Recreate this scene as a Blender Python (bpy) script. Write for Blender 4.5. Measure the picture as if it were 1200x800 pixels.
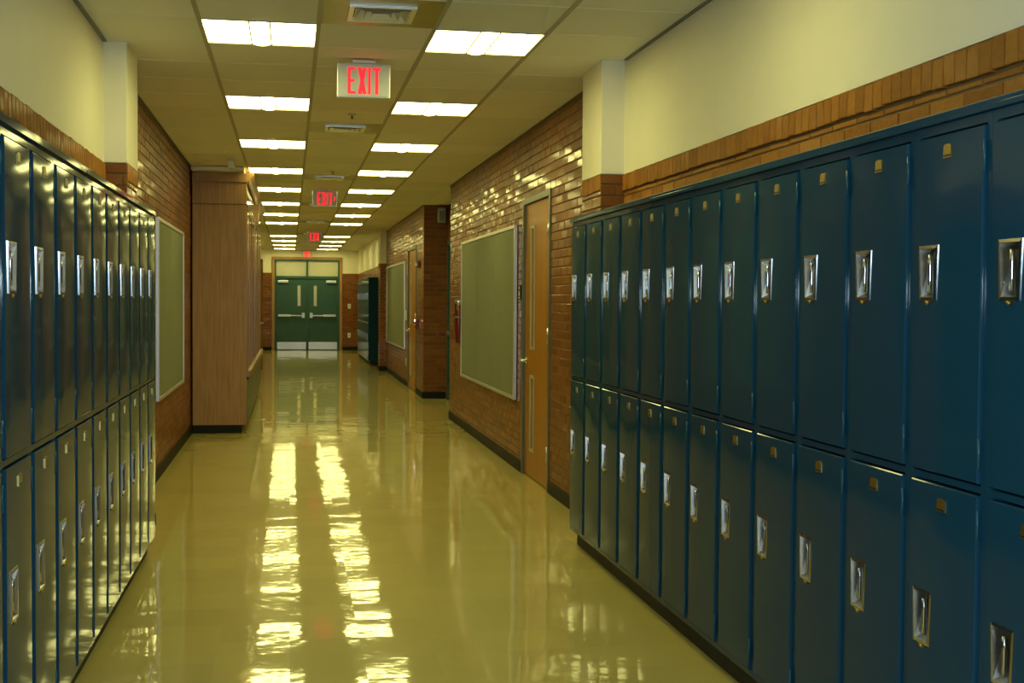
import bpy, bmesh, math, random
from mathutils import Matrix, Vector
random.seed(7)
S = bpy.context.scene
COL = S.collection
for o in list(bpy.data.objects): bpy.data.objects.remove(o)

# ------------------------------------------------------------------ camera
# fitted from the vanishing lines, ceiling grid and locker spacing (1200 x 800 frame)
F_PX, YAW, PITCH, ROLL = 1451.2, 0.1773, 0.0329, 0.0074
def camera_axes():
    cy, sy, cp, sp, cr, sr = (math.cos(YAW), math.sin(YAW), math.cos(PITCH), math.sin(PITCH), math.cos(ROLL), math.sin(ROLL))
    A = Matrix(((cy, 0, -sy), (0, -1, 0), (sy, 0, cy)))
    P = Matrix(((1, 0, 0), (0, cp, -sp), (0, sp, cp)))
    Q = Matrix(((cr, -sr, 0), (sr, cr, 0), (0, 0, 1)))
    R = Q @ P @ A
    sw = lambda v: Vector((v[0], v[2], v[1]))
    return sw(R[0]), -sw(R[1]), -sw(R[2])
cam_d = bpy.data.cameras.new('camera')
cam = bpy.data.objects.new('camera', cam_d); COL.objects.link(cam)
rx, up, bk = camera_axes()
M4 = Matrix((rx, up, bk)).transposed().to_4x4(); M4.translation = Vector((0, 0, 1.5))
cam.matrix_world = M4
cam_d.sensor_width = 36.0; cam_d.lens = F_PX / 1200 * 36
cam_d.clip_start = 0.05; cam_d.clip_end = 200
S.camera = cam

# ------------------------------------------------------------------ light and exposure
w = bpy.data.worlds.new('world'); S.world = w; w.use_nodes = True
w.node_tree.nodes['Background'].inputs[0].default_value = (0.6, 0.75, 1, 1)
w.node_tree.nodes['Background'].inputs[1].default_value = 0.02
LAMP_COLOR = (1.0, 0.94, 0.31)
LAMP_STRENGTH = 12.8
ADDED_DAY_COLOR = (0.55, 0.80, 1.0)  # cool glow of the window added behind the camera
ADDED_DAY_STRENGTH = 1.5
fl_d = bpy.data.lights.new('camera_flash', 'POINT'); fl_d.energy = 175; fl_d.color = (.66, .88, 1.0); fl_d.shadow_soft_size = .03
fl_o = bpy.data.objects.new('camera_flash', fl_d); COL.objects.link(fl_o); fl_o.location = (.05, -.02, 1.57)   # the photographer's flash
S.view_settings.view_transform = 'Standard'
S.view_settings.look = 'None'
S.view_settings.gamma = 1.0
S.view_settings.use_curve_mapping = False
S.view_settings.exposure = 0.0

# ------------------------------------------------------------------ materials
def new_mat(name):
    m = bpy.data.materials.new(name); m.use_nodes = True
    nt = m.node_tree; b = nt.nodes['Principled BSDF']
    return m, nt, b
def setp(b, color=None, rough=None, metal=None, spec=None, coat=None, coat_rough=None):
    if color is not None: b.inputs['Base Color'].default_value = (*color, 1)
    if rough is not None: b.inputs['Roughness'].default_value = rough
    if metal is not None: b.inputs['Metallic'].default_value = metal
    if spec is not None: b.inputs['Specular IOR Level'].default_value = spec
    if coat is not None: b.inputs['Coat Weight'].default_value = coat
    if coat_rough is not None: b.inputs['Coat Roughness'].default_value = coat_rough
def N(nt, typ, **kw):
    n = nt.nodes.new(typ)
    for k, v in kw.items(): setattr(n, k, v)
    return n
def mix_col(nt, fac, a, b, blend='MIX'):
    n = N(nt, 'ShaderNodeMix', data_type='RGBA', blend_type=blend)
    for sock, val in ((n.inputs[0], fac), (n.inputs[6], a), (n.inputs[7], b)):
        if hasattr(val, 'is_output'): nt.links.new(val, sock)
        elif isinstance(val, tuple): sock.default_value = (*val, 1)
        else: sock.default_value = val
    return n.outputs[2]
def pos(nt, scale=(1, 1, 1), obj=False):
    if obj:
        src = N(nt, 'ShaderNodeTexCoord').outputs['Object']
    else:
        src = N(nt, 'ShaderNodeNewGeometry').outputs['Position']
    mp = N(nt, 'ShaderNodeMapping'); mp.inputs['Scale'].default_value = scale
    nt.links.new(src, mp.inputs['Vector']); return mp.outputs[0]
def noise(nt, vec, scale, detail=3, rough=.5):
    n = N(nt, 'ShaderNodeTexNoise'); n.inputs['Scale'].default_value = scale
    n.inputs['Detail'].default_value = detail; n.inputs['Roughness'].default_value = rough
    nt.links.new(vec, n.inputs['Vector']); return n.outputs['Fac']
def ramp(nt, fac, stops):
    r = N(nt, 'ShaderNodeValToRGB'); nt.links.new(fac, r.inputs[0])
    e = r.color_ramp.elements
    e[0].position, e[0].color = stops[0][0], (*stops[0][1], 1)
    e[1].position, e[1].color = stops[-1][0], (*stops[-1][1], 1)
    for p, c in stops[1:-1]:
        x = e.new(p); x.color = (*c, 1)
    return r.outputs[0]
def bump(nt, b, h, strength, dist):
    n = N(nt, 'ShaderNodeBump'); n.inputs['Strength'].default_value = strength; n.inputs['Distance'].default_value = dist
    nt.links.new(h, n.inputs['Height']); nt.links.new(n.outputs[0], b.inputs['Normal']); return n

def plain(name, color, rough=.5, metal=0, spec=.5, coat=0, var=.06, scale=6.0, bump_s=0, bump_scale=60):
    m, nt, b = new_mat(name); setp(b, color, rough, metal, spec, coat, .08)
    v = pos(nt)
    f = noise(nt, v, scale)
    c = mix_col(nt, f, tuple(x * (1 - var) for x in color), tuple(min(1, x * (1 + var)) for x in color))
    nt.links.new(c, b.inputs['Base Color'])
    if bump_s: bump(nt, b, noise(nt, v, bump_scale, 2), bump_s, .002)
    return m

MAT = {}
MAT['cream'] = plain('cream_paint', (.80, .76, .62), .55, spec=.3, var=.03, bump_s=.25, bump_scale=140)
MAT['mortar'] = plain('mortar', (.25, .145, .052), .85, spec=.2, var=.15, scale=20)
MAT['black_vinyl'] = plain('black_vinyl', (.010, .010, .009), .55, spec=.2, var=.1)
MAT['steel'] = plain('brushed_steel', (.62, .63, .66), .30, 1.0, var=.05)
MAT['chrome'] = plain('chromed_steel', (.58, .58, .60), .16, 1.0, var=.04, scale=30)
MAT['bowl'] = plain('stamped_steel_bowl', (.30, .29, .27), .22, 1.0, var=.2, scale=40)
MAT['face'] = plain('satin_sign_face', (.52, .54, .50), .45, .2, var=.12, scale=14)
MAT['brass'] = plain('aged_brass', (.42, .33, .12), .35, 1.0, var=.1, scale=40)
MAT['alu'] = plain('aluminium', (.75, .76, .80), .35, .8, var=.03)
MAT['alu_dark'] = plain('dark_aluminium', (.20, .21, .20), .4, .7, var=.03)
MAT['frame_paint'] = plain('grey_green_frame_paint', (.10, .12, .085), .35, var=.05)
MAT['door_green'] = plain('green_door_paint', (.034, .096, .100), .5, spec=.3, var=.08)
MAT['grid'] = plain('ceiling_grid_paint', (.45, .41, .30), .6, var=.03)
MAT['plastic_grey'] = plain('grey_plastic', (.42, .42, .38), .5, var=.04)
MAT['plastic_white'] = plain('white_plastic', (.7, .7, .68), .45, var=.02)
MAT['red_plastic'] = plain('red_paint', (.13, .008, .006), .3, var=.05, coat=.4)  # red kept dark: the shade on the extinguisher is put into the colour
MAT['black'] = plain('black_plastic', (.01, .01, .01), .4)
MAT['dark_gap'] = plain('dark_interior', (.01, .012, .012), .8)
MAT['vent_panel'] = plain('yellowed_metal_panel', (.34, .29, .09), .35, .35, var=.25, scale=9)
MAT['locker_edge'] = plain('worn_locker_edge', (.008, .075, .125), .25, var=.1)

# acoustic ceiling tile
m, nt, b = new_mat('acoustic_tile'); setp(b, (.5, .46, .36), .85, spec=.1)
v = pos(nt); f = noise(nt, v, 160, 2)
oi = N(nt, 'ShaderNodeObjectInfo')
c1 = mix_col(nt, f, (.80, .78, .66), (.92, .90, .78))
c2 = mix_col(nt, oi.outputs['Random'], (.93, .93, .93), (1, 1, 1))
nt.links.new(mix_col(nt, 1.0, c1, c2, 'MULTIPLY'), b.inputs['Base Color'])
bump(nt, b, f, .3, .003); MAT['tile'] = m

# floor: waxed vinyl tile, each tile a hair out of level
m, nt, b = new_mat('waxed_floor'); setp(b, (.42, .37, .20), .5, spec=.1, coat=1.0, coat_rough=.05); b.inputs['Coat IOR'].default_value = 1.5
v = pos(nt)
f1 = noise(nt, v, 1.3, 4); f2 = noise(nt, v, 90, 3, .7)
c1 = mix_col(nt, f1, (.48, .40, .115), (.57, .48, .155))
c2 = mix_col(nt, f2, (.85, .85, .83), (1.08, 1.08, 1.06))
ck = N(nt, 'ShaderNodeVectorMath', operation='SCALE'); ck.inputs['Scale'].default_value = 1 / .305
nt.links.new(v, ck.inputs[0])
fl = N(nt, 'ShaderNodeVectorMath', operation='FLOOR'); nt.links.new(ck.outputs[0], fl.inputs[0])
wn = N(nt, 'ShaderNodeTexWhiteNoise', noise_dimensions='2D'); nt.links.new(fl.outputs[0], wn.inputs['Vector'])
c3 = mix_col(nt, wn.outputs['Value'], (.95, .95, .95), (1.03, 1.03, 1.03))
nt.links.new(mix_col(nt, 1.0, mix_col(nt, 1.0, c1, c2, 'MULTIPLY'), c3, 'MULTIPLY'), b.inputs['Base Color'])
# per-tile tilt + long waves
sub = N(nt, 'ShaderNodeVectorMath', operation='SUBTRACT'); nt.links.new(wn.outputs['Color'], sub.inputs[0]); sub.inputs[1].default_value = (.5, .5, .5)
scl = N(nt, 'ShaderNodeVectorMath', operation='MULTIPLY'); nt.links.new(sub.outputs[0], scl.inputs[0]); scl.inputs[1].default_value = (.006, .010, 0)
bp = N(nt, 'ShaderNodeBump'); bp.inputs['Strength'].default_value = 1.0; bp.inputs['Distance'].default_value = .0017
nz = noise(nt, v, 4.0, 3, .5); nt.links.new(nz, bp.inputs['Height'])
ad = N(nt, 'ShaderNodeVectorMath', operation='ADD'); nt.links.new(bp.outputs[0], ad.inputs[0]); nt.links.new(scl.outputs[0], ad.inputs[1])
nm = N(nt, 'ShaderNodeVectorMath', operation='NORMALIZE'); nt.links.new(ad.outputs[0], nm.inputs[0])
nt.links.new(nm.outputs[0], b.inputs['Normal']); nt.links.new(nm.outputs[0], b.inputs['Coat Normal'])
MAT['floor'] = m

# brick: glazed red-brown, one tone for each brick
def brick_mat(name, cols, rough, coat=.38, rel=.003):
    m, nt, b = new_mat(name); setp(b, cols[1], rough, spec=.22, coat=coat, coat_rough=.12)
    g = N(nt, 'ShaderNodeNewGeometry'); oi = N(nt, 'ShaderNodeObjectInfo')
    a = N(nt, 'ShaderNodeMath', operation='ADD'); nt.links.new(g.outputs['Random Per Island'], a.inputs[0]); nt.links.new(oi.outputs['Random'], a.inputs[1])
    fr = N(nt, 'ShaderNodeMath', operation='FRACT'); nt.links.new(a.outputs[0], fr.inputs[0])
    base = ramp(nt, fr.outputs[0], [(0, cols[0]), (.5, cols[1]), (1, cols[2])])
    v = pos(nt); f = noise(nt, v, 45, 4, .65)
    c = mix_col(nt, 1.0, base, mix_col(nt, f, (.72, .70, .68), (1.2, 1.2, 1.2)), 'MULTIPLY')
    nt.links.new(c, b.inputs['Base Color'])
    bump(nt, b, noise(nt, v, 30, 4, .6), .5, rel)
    return m
MAT['ledge_brick'] = brick_mat('rough_ledge_brick', ((.29, .115, .016), (.345, .140, .019), (.40, .168, .024)), .75, .03, .010)
MAT['brick'] = brick_mat('glazed_brick', ((.160, .052, .007), (.205, .070, .009), (.260, .094, .013)), .5)

# locker enamel: slightly rippled sheet metal
m, nt, b = new_mat('locker_enamel'); setp(b, (.010, .075, .125), .085, spec=.125)
v = pos(nt); f = noise(nt, v, 2.0, 2)
nt.links.new(mix_col(nt, f, (.010, .051, .098), (.012, .060, .114)), b.inputs['Base Color'])
h1 = noise(nt, pos(nt, (1, 1, .8)), 3.2, 1)
h2 = noise(nt, v, 260, 2)
hm = N(nt, 'ShaderNodeMath', operation='MULTIPLY_ADD'); nt.links.new(h2, hm.inputs[0]); hm.inputs[1].default_value = .012; nt.links.new(h1, hm.inputs[2])
bn = bump(nt, b, hm.outputs[0], 1.0, .0022)
MAT['locker'] = m

# wood
def wood(name, a, c, d, stretch, rough=.35, coat=.3, scale=9):
    m, nt, b = new_mat(name); setp(b, a, rough, spec=.45, coat=coat, coat_rough=.12)
    v = pos(nt, stretch)
    n1 = noise(nt, v, scale, 6, .65)
    wv = N(nt, 'ShaderNodeTexWave', wave_type='BANDS', bands_direction='X'); wv.inputs['Scale'].default_value = scale * .35
    wv.inputs['Distortion'].default_value = 9; wv.inputs['Detail'].default_value = 3; nt.links.new(v, wv.inputs['Vector'])
    mx = N(nt, 'ShaderNodeMath', operation='MULTIPLY_ADD'); nt.links.new(wv.outputs['Fac'], mx.inputs[0]); mx.inputs[1].default_value = .16
    nt.links.new(n1, mx.inputs[2])
    nt.links.new(ramp(nt, mx.outputs[0], [(.3, a), (.55, c), (.8, d)]), b.inputs['Base Color'])
    bump(nt, b, n1, .15, .001)
    return m
MAT['oak_red'] = wood('red_oak_veneer', (.27, .138, .040), (.35, .190, .058), (.43, .245, .082), (1.0, 1.0, .07), .45, .1, 38)
MAT['oak_trim'] = wood('oak_trim', (.20, .095, .020), (.26, .125, .028), (.30, .150, .036), (1.0, 1.0, .08), .3)
MAT['door_wood'] = wood('honey_door_veneer', (.31, .122, .002), (.36, .145, .003), (.41, .170, .004), (1.0, 1.0, .05), .45, .10, 26)

# tackboard fabric
m, nt, b = new_mat('tackboard_fabric'); setp(b, (.25, .25, .17), .8, spec=.2)
v = pos(nt); f = noise(nt, v, 220, 2); f0 = noise(nt, v, 2.5, 3)
c = mix_col(nt, 1.0, mix_col(nt, f, (.17, .185, .12), (.23, .245, .165)), mix_col(nt, f0, (.92, .92, .92), (1.06, 1.06, 1.06)), 'MULTIPLY')
nt.links.new(c, b.inputs['Base Color']); bump(nt, b, f, .4, .002); MAT['fabric'] = m
MAT['fabric_grey'] = plain('grey_case_panel', (.16, .17, .12), .5, var=.1)

# glass
m, nt, b = new_mat('clear_glass'); setp(b, (.93, .96, .94), .02); b.inputs['Transmission Weight'].default_value = 1.0; b.inputs['IOR'].default_value = 1.5
f = noise(nt, pos(nt), 3); nt.links.new(mix_col(nt, f, (.90, .95, .92), (.95, .97, .95)), b.inputs['Base Color']); MAT['glass'] = m
MAT['frosted'] = plain('frosted_pane', (.52, .50, .36), .18, var=.06)

def emit(name, color, strength, base=(.8, .8, .8), var=.05, scale=3):
    m, nt, b = new_mat(name); setp(b, base, .4)
    f = noise(nt, pos(nt), scale, 2)
    nt.links.new(mix_col(nt, f, tuple(x * (1 - var) for x in color), color), b.inputs['Emission Color'])
    b.inputs['Emission Strength'].default_value = strength
    return m
MAT['lamp'] = emit('fluorescent_lens', LAMP_COLOR, LAMP_STRENGTH)
MAT['exit_red'] = emit('lit_red_letters', (1.0, .008, .025), 1.5, (.5, .02, .02))
MAT['added_daylight'] = emit('added_glow_pane', ADDED_DAY_COLOR, ADDED_DAY_STRENGTH)  # panes of the added, unseen window
MAT['led_glint'] = emit('led_flash_glint', (1.0, .75, .8), 4.0)  # white flash glint on the alarm LED, put in as glow

# ------------------------------------------------------------------ mesh helpers
class MB:
    """collects shapes into one mesh"""
    def __init__(s): s.v, s.f, s.m, s.smooth = [], [], [], []
    def add(s, verts, faces, mi=0, smooth=False):
        k = len(s.v); s.v += [tuple(p) for p in verts]
        s.f += [tuple(i + k for i in f) for f in faces]; s.m += [mi] * len(faces); s.smooth += [smooth] * len(faces)
    def box(s, x0, x1, y0, y1, z0, z1, mi=0):
        v = [(x0, y0, z0), (x1, y0, z0), (x1, y1, z0), (x0, y1, z0), (x0, y0, z1), (x1, y0, z1), (x1, y1, z1), (x0, y1, z1)]
        s.add(v, [(0, 3, 2, 1), (4, 5, 6, 7), (0, 1, 5, 4), (1, 2, 6, 5), (2, 3, 7, 6), (3, 0, 4, 7)], mi); return s
    def bbox(s, x0, x1, y0, y1, z0, z1, r=.004, mi=0):
        """box with chamfered edges"""
        bm = bmesh.new()
        vs = [bm.verts.new(p) for p in ((x0, y0, z0), (x1, y0, z0), (x1, y1, z0), (x0, y1, z0), (x0, y0, z1), (x1, y0, z1), (x1, y1, z1), (x0, y1, z1))]
        for f in ((0, 3, 2, 1), (4, 5, 6, 7), (0, 1, 5, 4), (1, 2, 6, 5), (2, 3, 7, 6), (3, 0, 4, 7)): bm.faces.new([vs[i] for i in f])
        r = min(r, (x1 - x0) * .45, (y1 - y0) * .45, (z1 - z0) * .45)
        bmesh.ops.bevel(bm, geom=bm.edges[:], offset=r, segments=2, profile=.5, affect='EDGES')
        bm.verts.index_update()
        s.add([v.co[:] for v in bm.verts], [[v.index for v in f.verts] for f in bm.faces], mi); bm.free(); return s
    def prism(s, poly, axis, a0, a1, mi=0):
        """poly: 2-D outline in the two other axes, extruded along axis"""
        n = len(poly)
        def P(p, a):
            return (a, p[0], p[1]) if axis == 'x' else (p[0], a, p[1]) if axis == 'y' else (p[0], p[1], a)
        v = [P(p, a0) for p in poly] + [P(p, a1) for p in poly]
        f = [tuple(range(n)), tuple(range(2 * n - 1, n - 1, -1))] + [(i, i + n, (i + 1) % n + n, (i + 1) % n) for i in range(n)]
        s.add(v, f, mi); return s
    def lathe(s, prof, c, axis='z', seg=20, mi=0):
        """prof: list of (radius, height)"""
        v = []
        for r, h in prof:
            for k in range(seg):
                a = 2 * math.pi * k / seg; p, q = r * math.cos(a), r * math.sin(a)
                v.append((c[0] + p, c[1] + q, c[2] + h) if axis == 'z' else (c[0] + h, c[1] + p, c[2] + q) if axis == 'x' else (c[0] + p, c[1] + h, c[2] + q))
        f = []
        for i in range(len(prof) - 1):
            for k in range(seg): f.append((i * seg + k, i * seg + (k + 1) % seg, (i + 1) * seg + (k + 1) % seg, (i + 1) * seg + k))
        f.append(tuple(range(seg))); f.append(tuple(range(len(v) - 1, len(v) - seg - 1, -1)))
        s.add(v, f, mi, True); return s
    def tube(s, pts, r, seg=10, mi=0):
        v = []; pts = [Vector(p) for p in pts]
        for i, p in enumerate(pts):
            d = (pts[min(i + 1, len(pts) - 1)] - pts[max(i - 1, 0)]).normalized()
            u = d.orthogonal().normalized() if i == 0 else (u - d * u.dot(d)).normalized()
            w_ = d.cross(u)
            for k in range(seg):
                a = 2 * math.pi * k / seg; v.append(p + (u * math.cos(a) + w_ * math.sin(a)) * r)
        f = []
        for i in range(len(pts) - 1):
            for k in range(seg): f.append((i * seg + k, i * seg + (k + 1) % seg, (i + 1) * seg + (k + 1) % seg, (i + 1) * seg + k))
        f.append(tuple(range(seg))); f.append(tuple(range(len(v) - 1, len(v) - seg - 1, -1)))
        s.add(v, f, mi, True); return s
    def mesh(s, name, mats):
        me = bpy.data.meshes.new(name); me.from_pydata(s.v, [], s.f)
        for k in (mats if isinstance(mats, (list, tuple)) else [mats]): me.materials.append(MAT[k])
        me.polygons.foreach_set('material_index', s.m); me.polygons.foreach_set('use_smooth', s.smooth)
        bm = bmesh.new(); bm.from_mesh(me); bmesh.ops.recalc_face_normals(bm, faces=bm.faces[:]); bm.to_mesh(me); bm.free()
        me.update(); return me
    def build(s, name, mats, parent=None, loc=None):
        return link(name, s.mesh(name, mats), parent, loc)
def link(name, me, parent=None, loc=None, rotz=0):
    o = bpy.data.objects.new(name, me); COL.objects.link(o)
    if parent is not None: o.parent = parent
    if loc is not None: o.location = loc
    if rotz: o.rotation_euler = (0, 0, rotz)
    return o
def tag(o, label, cat, group=None, kind=None):
    o['label'] = label; o['category'] = cat
    if group: o['group'] = group
    if kind: o['kind'] = kind
    return o
def thing(name, label, cat, loc=(0, 0, 0), rotz=0, group=None):
    o = link(name, None, None, loc, rotz); o.empty_display_size = .05
    return tag(o, label, cat, group)
def struct(o, label, cat): return tag(o, label, cat, kind='structure')
def copy_tree(o, parent=None):
    c = o.copy(); COL.objects.link(c); c.parent = parent
    for ch in o.children: copy_tree(ch, c)
    return c
ORD = ['first', 'second', 'third', 'fourth', 'fifth', 'sixth', 'seventh', 'eighth', 'ninth', 'tenth', 'eleventh', 'twelfth', 'thirteenth', 'fourteenth', 'fifteenth', 'sixteenth']

# ------------------------------------------------------------------ dimensions
CEIL = 2.94
XR, XL = 1.995, -1.085          # full-height brick walls
XRN, XLN = 1.978, -1.038        # walls behind the lockers
RAIL = 2.265                    # top of the brick on the locker walls
Y0, YE = -5.0, 37.0
CO = .0677                      # brick course
BL, BH, MO = .1935, .0577, .010 # brick length, height, joint

# ------------------------------------------------------------------ floor
struct(MB().box(-1.6, 3.2, Y0 - .2, YE + 2.5, -.1, 0).build('floor', 'floor'), 'waxed tan vinyl corridor floor with shiny reflections', 'floor')

# ------------------------------------------------------------------ ceiling: tiles in a grid
ceil = struct(MB().box(-1.6, 3.2, Y0 - .2, YE + .3, CEIL + .12, CEIL + .25).build('ceiling', 'dark_gap'), 'suspended ceiling of square acoustic tiles', 'ceiling')
XT = [-1.30, -.466, .144, .754, 1.364, 2.6]        # grid lines across the corridor
XV = [XL, -.466, .144, .754, 1.364, XR]
ROW0, RP = 6.605, .61
LIGHT_ROWS = [-4] + [4 * i for i in range(8)] + [4 * i for i in range(9, 13)]
VENT_ROWS = [-1, 6, 13, 20, 27, 34, 41]
def row_y(r): return ROW0 + r * RP
tile_mesh = {}
rows = list(range(-9, 50))
for r in rows:
    for bay in range(5):
        if bay in (1, 3) and r in LIGHT_ROWS and not (bay == 1 and r == -4): continue
        if bay == 2 and r in VENT_ROWS: continue
        x0, x1 = (XV[bay] - (.12 if bay == 0 else 0), XV[bay + 1] + (.0 if bay < 4 else .02))
        key = bay
        if key not in tile_mesh:
            wd = x1 - x0
            tile_mesh[key] = MB().bbox(.002, wd - .002, .002, RP - .002, 0, .018, .002).mesh('ceiling_tile', 'tile')
        link('ceiling_tile', tile_mesh[key], ceil, (x0, row_y(r), CEIL + .003))
# tiles out of the frame, behind the camera and at the end
t = MB(); t.box(-1.25, 2.1, Y0 - .1, row_y(-9), CEIL + .003, CEIL + .02); t.box(-1.25, 2.1, row_y(50), YE + .1, CEIL + .003, CEIL + .02); t.box(2.01, 3.1, 15.4, 19, CEIL + .003, CEIL + .02)
o = t.build('ceiling_tile_field', 'tile', ceil)
tee = MB().box(-.012, .012, Y0, YE, 0, .012).mesh('main_tee', 'grid')
for x in XT[1:5]: link('main_tee', tee, ceil, (x, 0, CEIL - .003))
ct = MB().box(XL, XR, -.005, .005, 0, .006).mesh('cross_tee', 'tile')
for r in range(-9, 51): link('cross_tee', ct, ceil, (0, row_y(r), CEIL + .0015))
t = MB(); t.box(XLN, XLN + .022, Y0, 7.3, CEIL - .004, CEIL + .01); t.box(XRN - .022, XRN, Y0, 7.2, CEIL - .004, CEIL + .01)
t.build('wall_angle', 'alu_dark', ceil)
t = MB(); t.box(XL, XL + .022, 7.8, 14.1, CEIL - .004, CEIL + .01); t.box(XR - .022, XR, 7.75, 15.6, CEIL - .004, CEIL + .01); t.box(XR - .022, XR, 18.8, 26.2, CEIL - .004, CEIL + .01)
t.build('wall_angle', 'alu_dark', ceil)

# ------------------------------------------------------------------ brick laying
# a run lies along direction d (unit, horizontal), face normal n, starting at p (x, y); bricks from z0 to z1
def brick_mesh(length, height, depth, tilt):
    c = .0035; hl, hh = length / 2, height / 2
    a, bb = tilt
    f = lambda u, w_: .0015 + a * u + bb * w_
    v = [(-hl, 0, -hh), (hl, 0, -hh), (hl, 0, hh), (-hl, 0, hh)]
    q = [(-hl + c, 0, -hh + c), (hl - c, 0, -hh + c), (hl - c, 0, hh - c), (-hl + c, 0, hh - c)]
    verts = [(x, depth, z) for x, _, z in v] + [(x, -f(x, z) * .35, z) for x, _, z in v] + [(x, -f(x, z), z) for x, _, z in q]
    faces = [(8, 9, 10, 11)]
    for i in range(4):
        j = (i + 1) % 4
        faces += [(i, j, j + 4, i + 4), (i + 4, j + 4, j + 8, i + 8)]
    return verts, faces
TILTS = [(random.uniform(-.016, .016), random.uniform(-.05, .05)) for _ in range(6)]
SHARED = {}
def lay(parent, p, d, n, length, z0, z1, holes=(), single=None, limit=300, depth=.02, off=0, mat='brick'):
    """single(u, z) -> rank (lower first) or None: bricks to make as own objects"""
    ang = math.atan2(d[1], d[0])
    # local x along d, local -y outwards along n : d rotated -90 deg must equal n, else mirror
    out = Vector((math.sin(ang), -math.cos(ang)))
    flip = out.dot(Vector(n)) < 0
    items = []
    k = 0; z = z0
    while z < z1 - .01:
        h = min(BH, z1 - z - .002)
        u = -(.5 if (k + off) % 2 else 0) * (BL + MO)
        while u < length - .005:
            a0, a1 = max(u, 0), min(u + BL, length)
            segs = [(a0, a1)]
            for (h0, h1, hz0, hz1) in holes:
                if z + h > hz0 + .005 and z < hz1 - .005:
                    ns = []
                    for s0, s1 in segs:
                        if s1 <= h0 or s0 >= h1: ns.append((s0, s1)); continue
                        if s0 < h0: ns.append((s0, h0 - .004))
                        if s1 > h1: ns.append((h1 + .004, s1))
                    segs = ns
            for s0, s1 in segs:
                if s1 - s0 > .015: items.append(((s0 + s1) / 2, s1 - s0, z + h / 2, h))
            u += BL + MO
        z += CO; k += 1
    ranked = []
    if single:
        ranked = sorted([(single(i[0], i[2]), i) for i in items if single(i[0], i[2]) is not None], key=lambda q: q[0])[:limit]
    own = {id(i) for _, i in ranked}
    rz = ang + (math.pi if flip else 0)
    def place(uc): return Vector((p[0] + d[0] * uc, p[1] + d[1] * uc))
    for _, (uc, ln, zc, h) in ranked:
        ti = random.randrange(6) if abs(ln - BL) < 1e-4 and abs(h - BH) < 1e-4 else 0
        key = (round(ln, 3), round(h, 3), ti, depth, mat)
        if key not in SHARED:
            mb = MB(); mb.add(*brick_mesh(ln, h, depth, TILTS[ti])); SHARED[key] = mb.mesh('brick', mat)
        q = place(uc); link('brick', SHARED[key], parent, (q.x, q.y, zc), rz)
    mb = MB(); R = Matrix.Rotation(rz, 3, 'Z'); cnt = 0
    for it in items:
        if id(it) in own: continue
        uc, ln, zc, h = it; q = place(uc)
        vs, fs = brick_mesh(ln, h, depth, (random.uniform(-.016, .016), random.uniform(-.05, .05)))
        mb.add([(R @ Vector(v)) + Vector((q.x, q.y, zc)) for v in vs], fs); cnt += 1
    if cnt:
        o = mb.build('brickwork', mat, parent); o['kind'] = 'stuff'
def rowlock(parent, p, d, n, length, zc, proud=.012, height=.092, step=.0665, own=True):
    ang = math.atan2(d[1], d[0]); out = Vector((math.sin(ang), -math.cos(ang)))
    rz = ang + (math.pi if out.dot(Vector(n)) < 0 else 0)
    cnt = int(length / step)
    for i in range(cnt):
        uc = (i + .5) * length / cnt
        ti = random.randrange(6); key = ('row', round(height, 3), ti, proud, step)
        if key not in SHARED:
            mb = MB(); mb.add(*brick_mesh(step - .006, height, .02 + proud, TILTS[ti])); SHARED[key] = mb.mesh('rowlock_brick', 'ledge_brick')
        link('rowlock_brick', SHARED[key], parent, (p[0] + d[0] * uc + n[0] * proud, p[1] + d[1] * uc + n[1] * proud, zc + random.uniform(-.004, .004)), rz)

# ------------------------------------------------------------------ right side walls
def locker_wall(name, label, x, sgn, y0, y1, yvis, own=True):
    """painted above, brick below; sgn -1: faces -x (right wall), +1: faces +x"""
    mb = MB(); xo = x - sgn * .2
    a, b_ = min(x, xo), max(x, xo)
    mb.box(a, b_, y0, y1, RAIL, CEIL + .1, 0)
    xi = x - sgn * .008; a, b_ = min(xi, xo), max(xi, xo)
    mb.box(a, b_, y0, y1, 0, RAIL, 1)
    wl = struct(mb.build(name, ['cream', 'mortar']), label, 'wall')
    n = (sgn, 0)
    rowlock(wl, (x - sgn * .004, yvis), (0, 1), n, y1 - yvis - .002, RAIL - .052)
    lay(wl, (x - sgn * .004, yvis), (0, 1), n, y1 - yvis - .002, 1.80, 2.158, single=(lambda u, z: u) if own else None, mat='ledge_brick')
    return wl
wR = locker_wall('wall_right', 'cream painted wall over a brick ledge behind lockers by the wooden door', XRN, -1, Y0, 7.26, 1.6)
wL = locker_wall('wall_left', 'cream painted wall over a brick ledge behind lockers near the display case', XLN, 1, Y0, 7.33, 3.0)
def pilaster(name, label, x, xw, sgn, y0, y1):
    mb = MB(); a, b_ = min(x, xw - sgn * .2), max(x, xw - sgn * .2)
    mb.bbox(a, b_, y0, y1, RAIL, CEIL + .1, .004, 0)
    xi = x - sgn * .006; a, b_ = min(xi, xw - sgn * .2), max(xi, xw - sgn * .2)
    mb.box(a, b_, y0 + .006, y1 - .006, 0, RAIL, 1)
    wl = struct(mb.build(name, ['cream', 'mortar']), label, 'wall')
    rowlock(wl, (x - sgn * .002, y0 + .004), (0, 1), (sgn, 0), y1 - y0 - .008, RAIL - .050, .003, .094)
    lay(wl, (x - sgn * .002, y0 + .004), (0, 1), (sgn, 0), y1 - y0 - .008, 1.80 if y0 < 10 else 0.0, 2.162, single=lambda u, z: u)
    xa, xb = sorted((x + -sgn * .002, xw))
    lay(wl, (xa, y0 + .002), (1, 0), (0, -1), xb - xa, 1.80 if y0 < 10 else 0.0, RAIL - .004, single=lambda u, z: u)
    return wl
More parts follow.
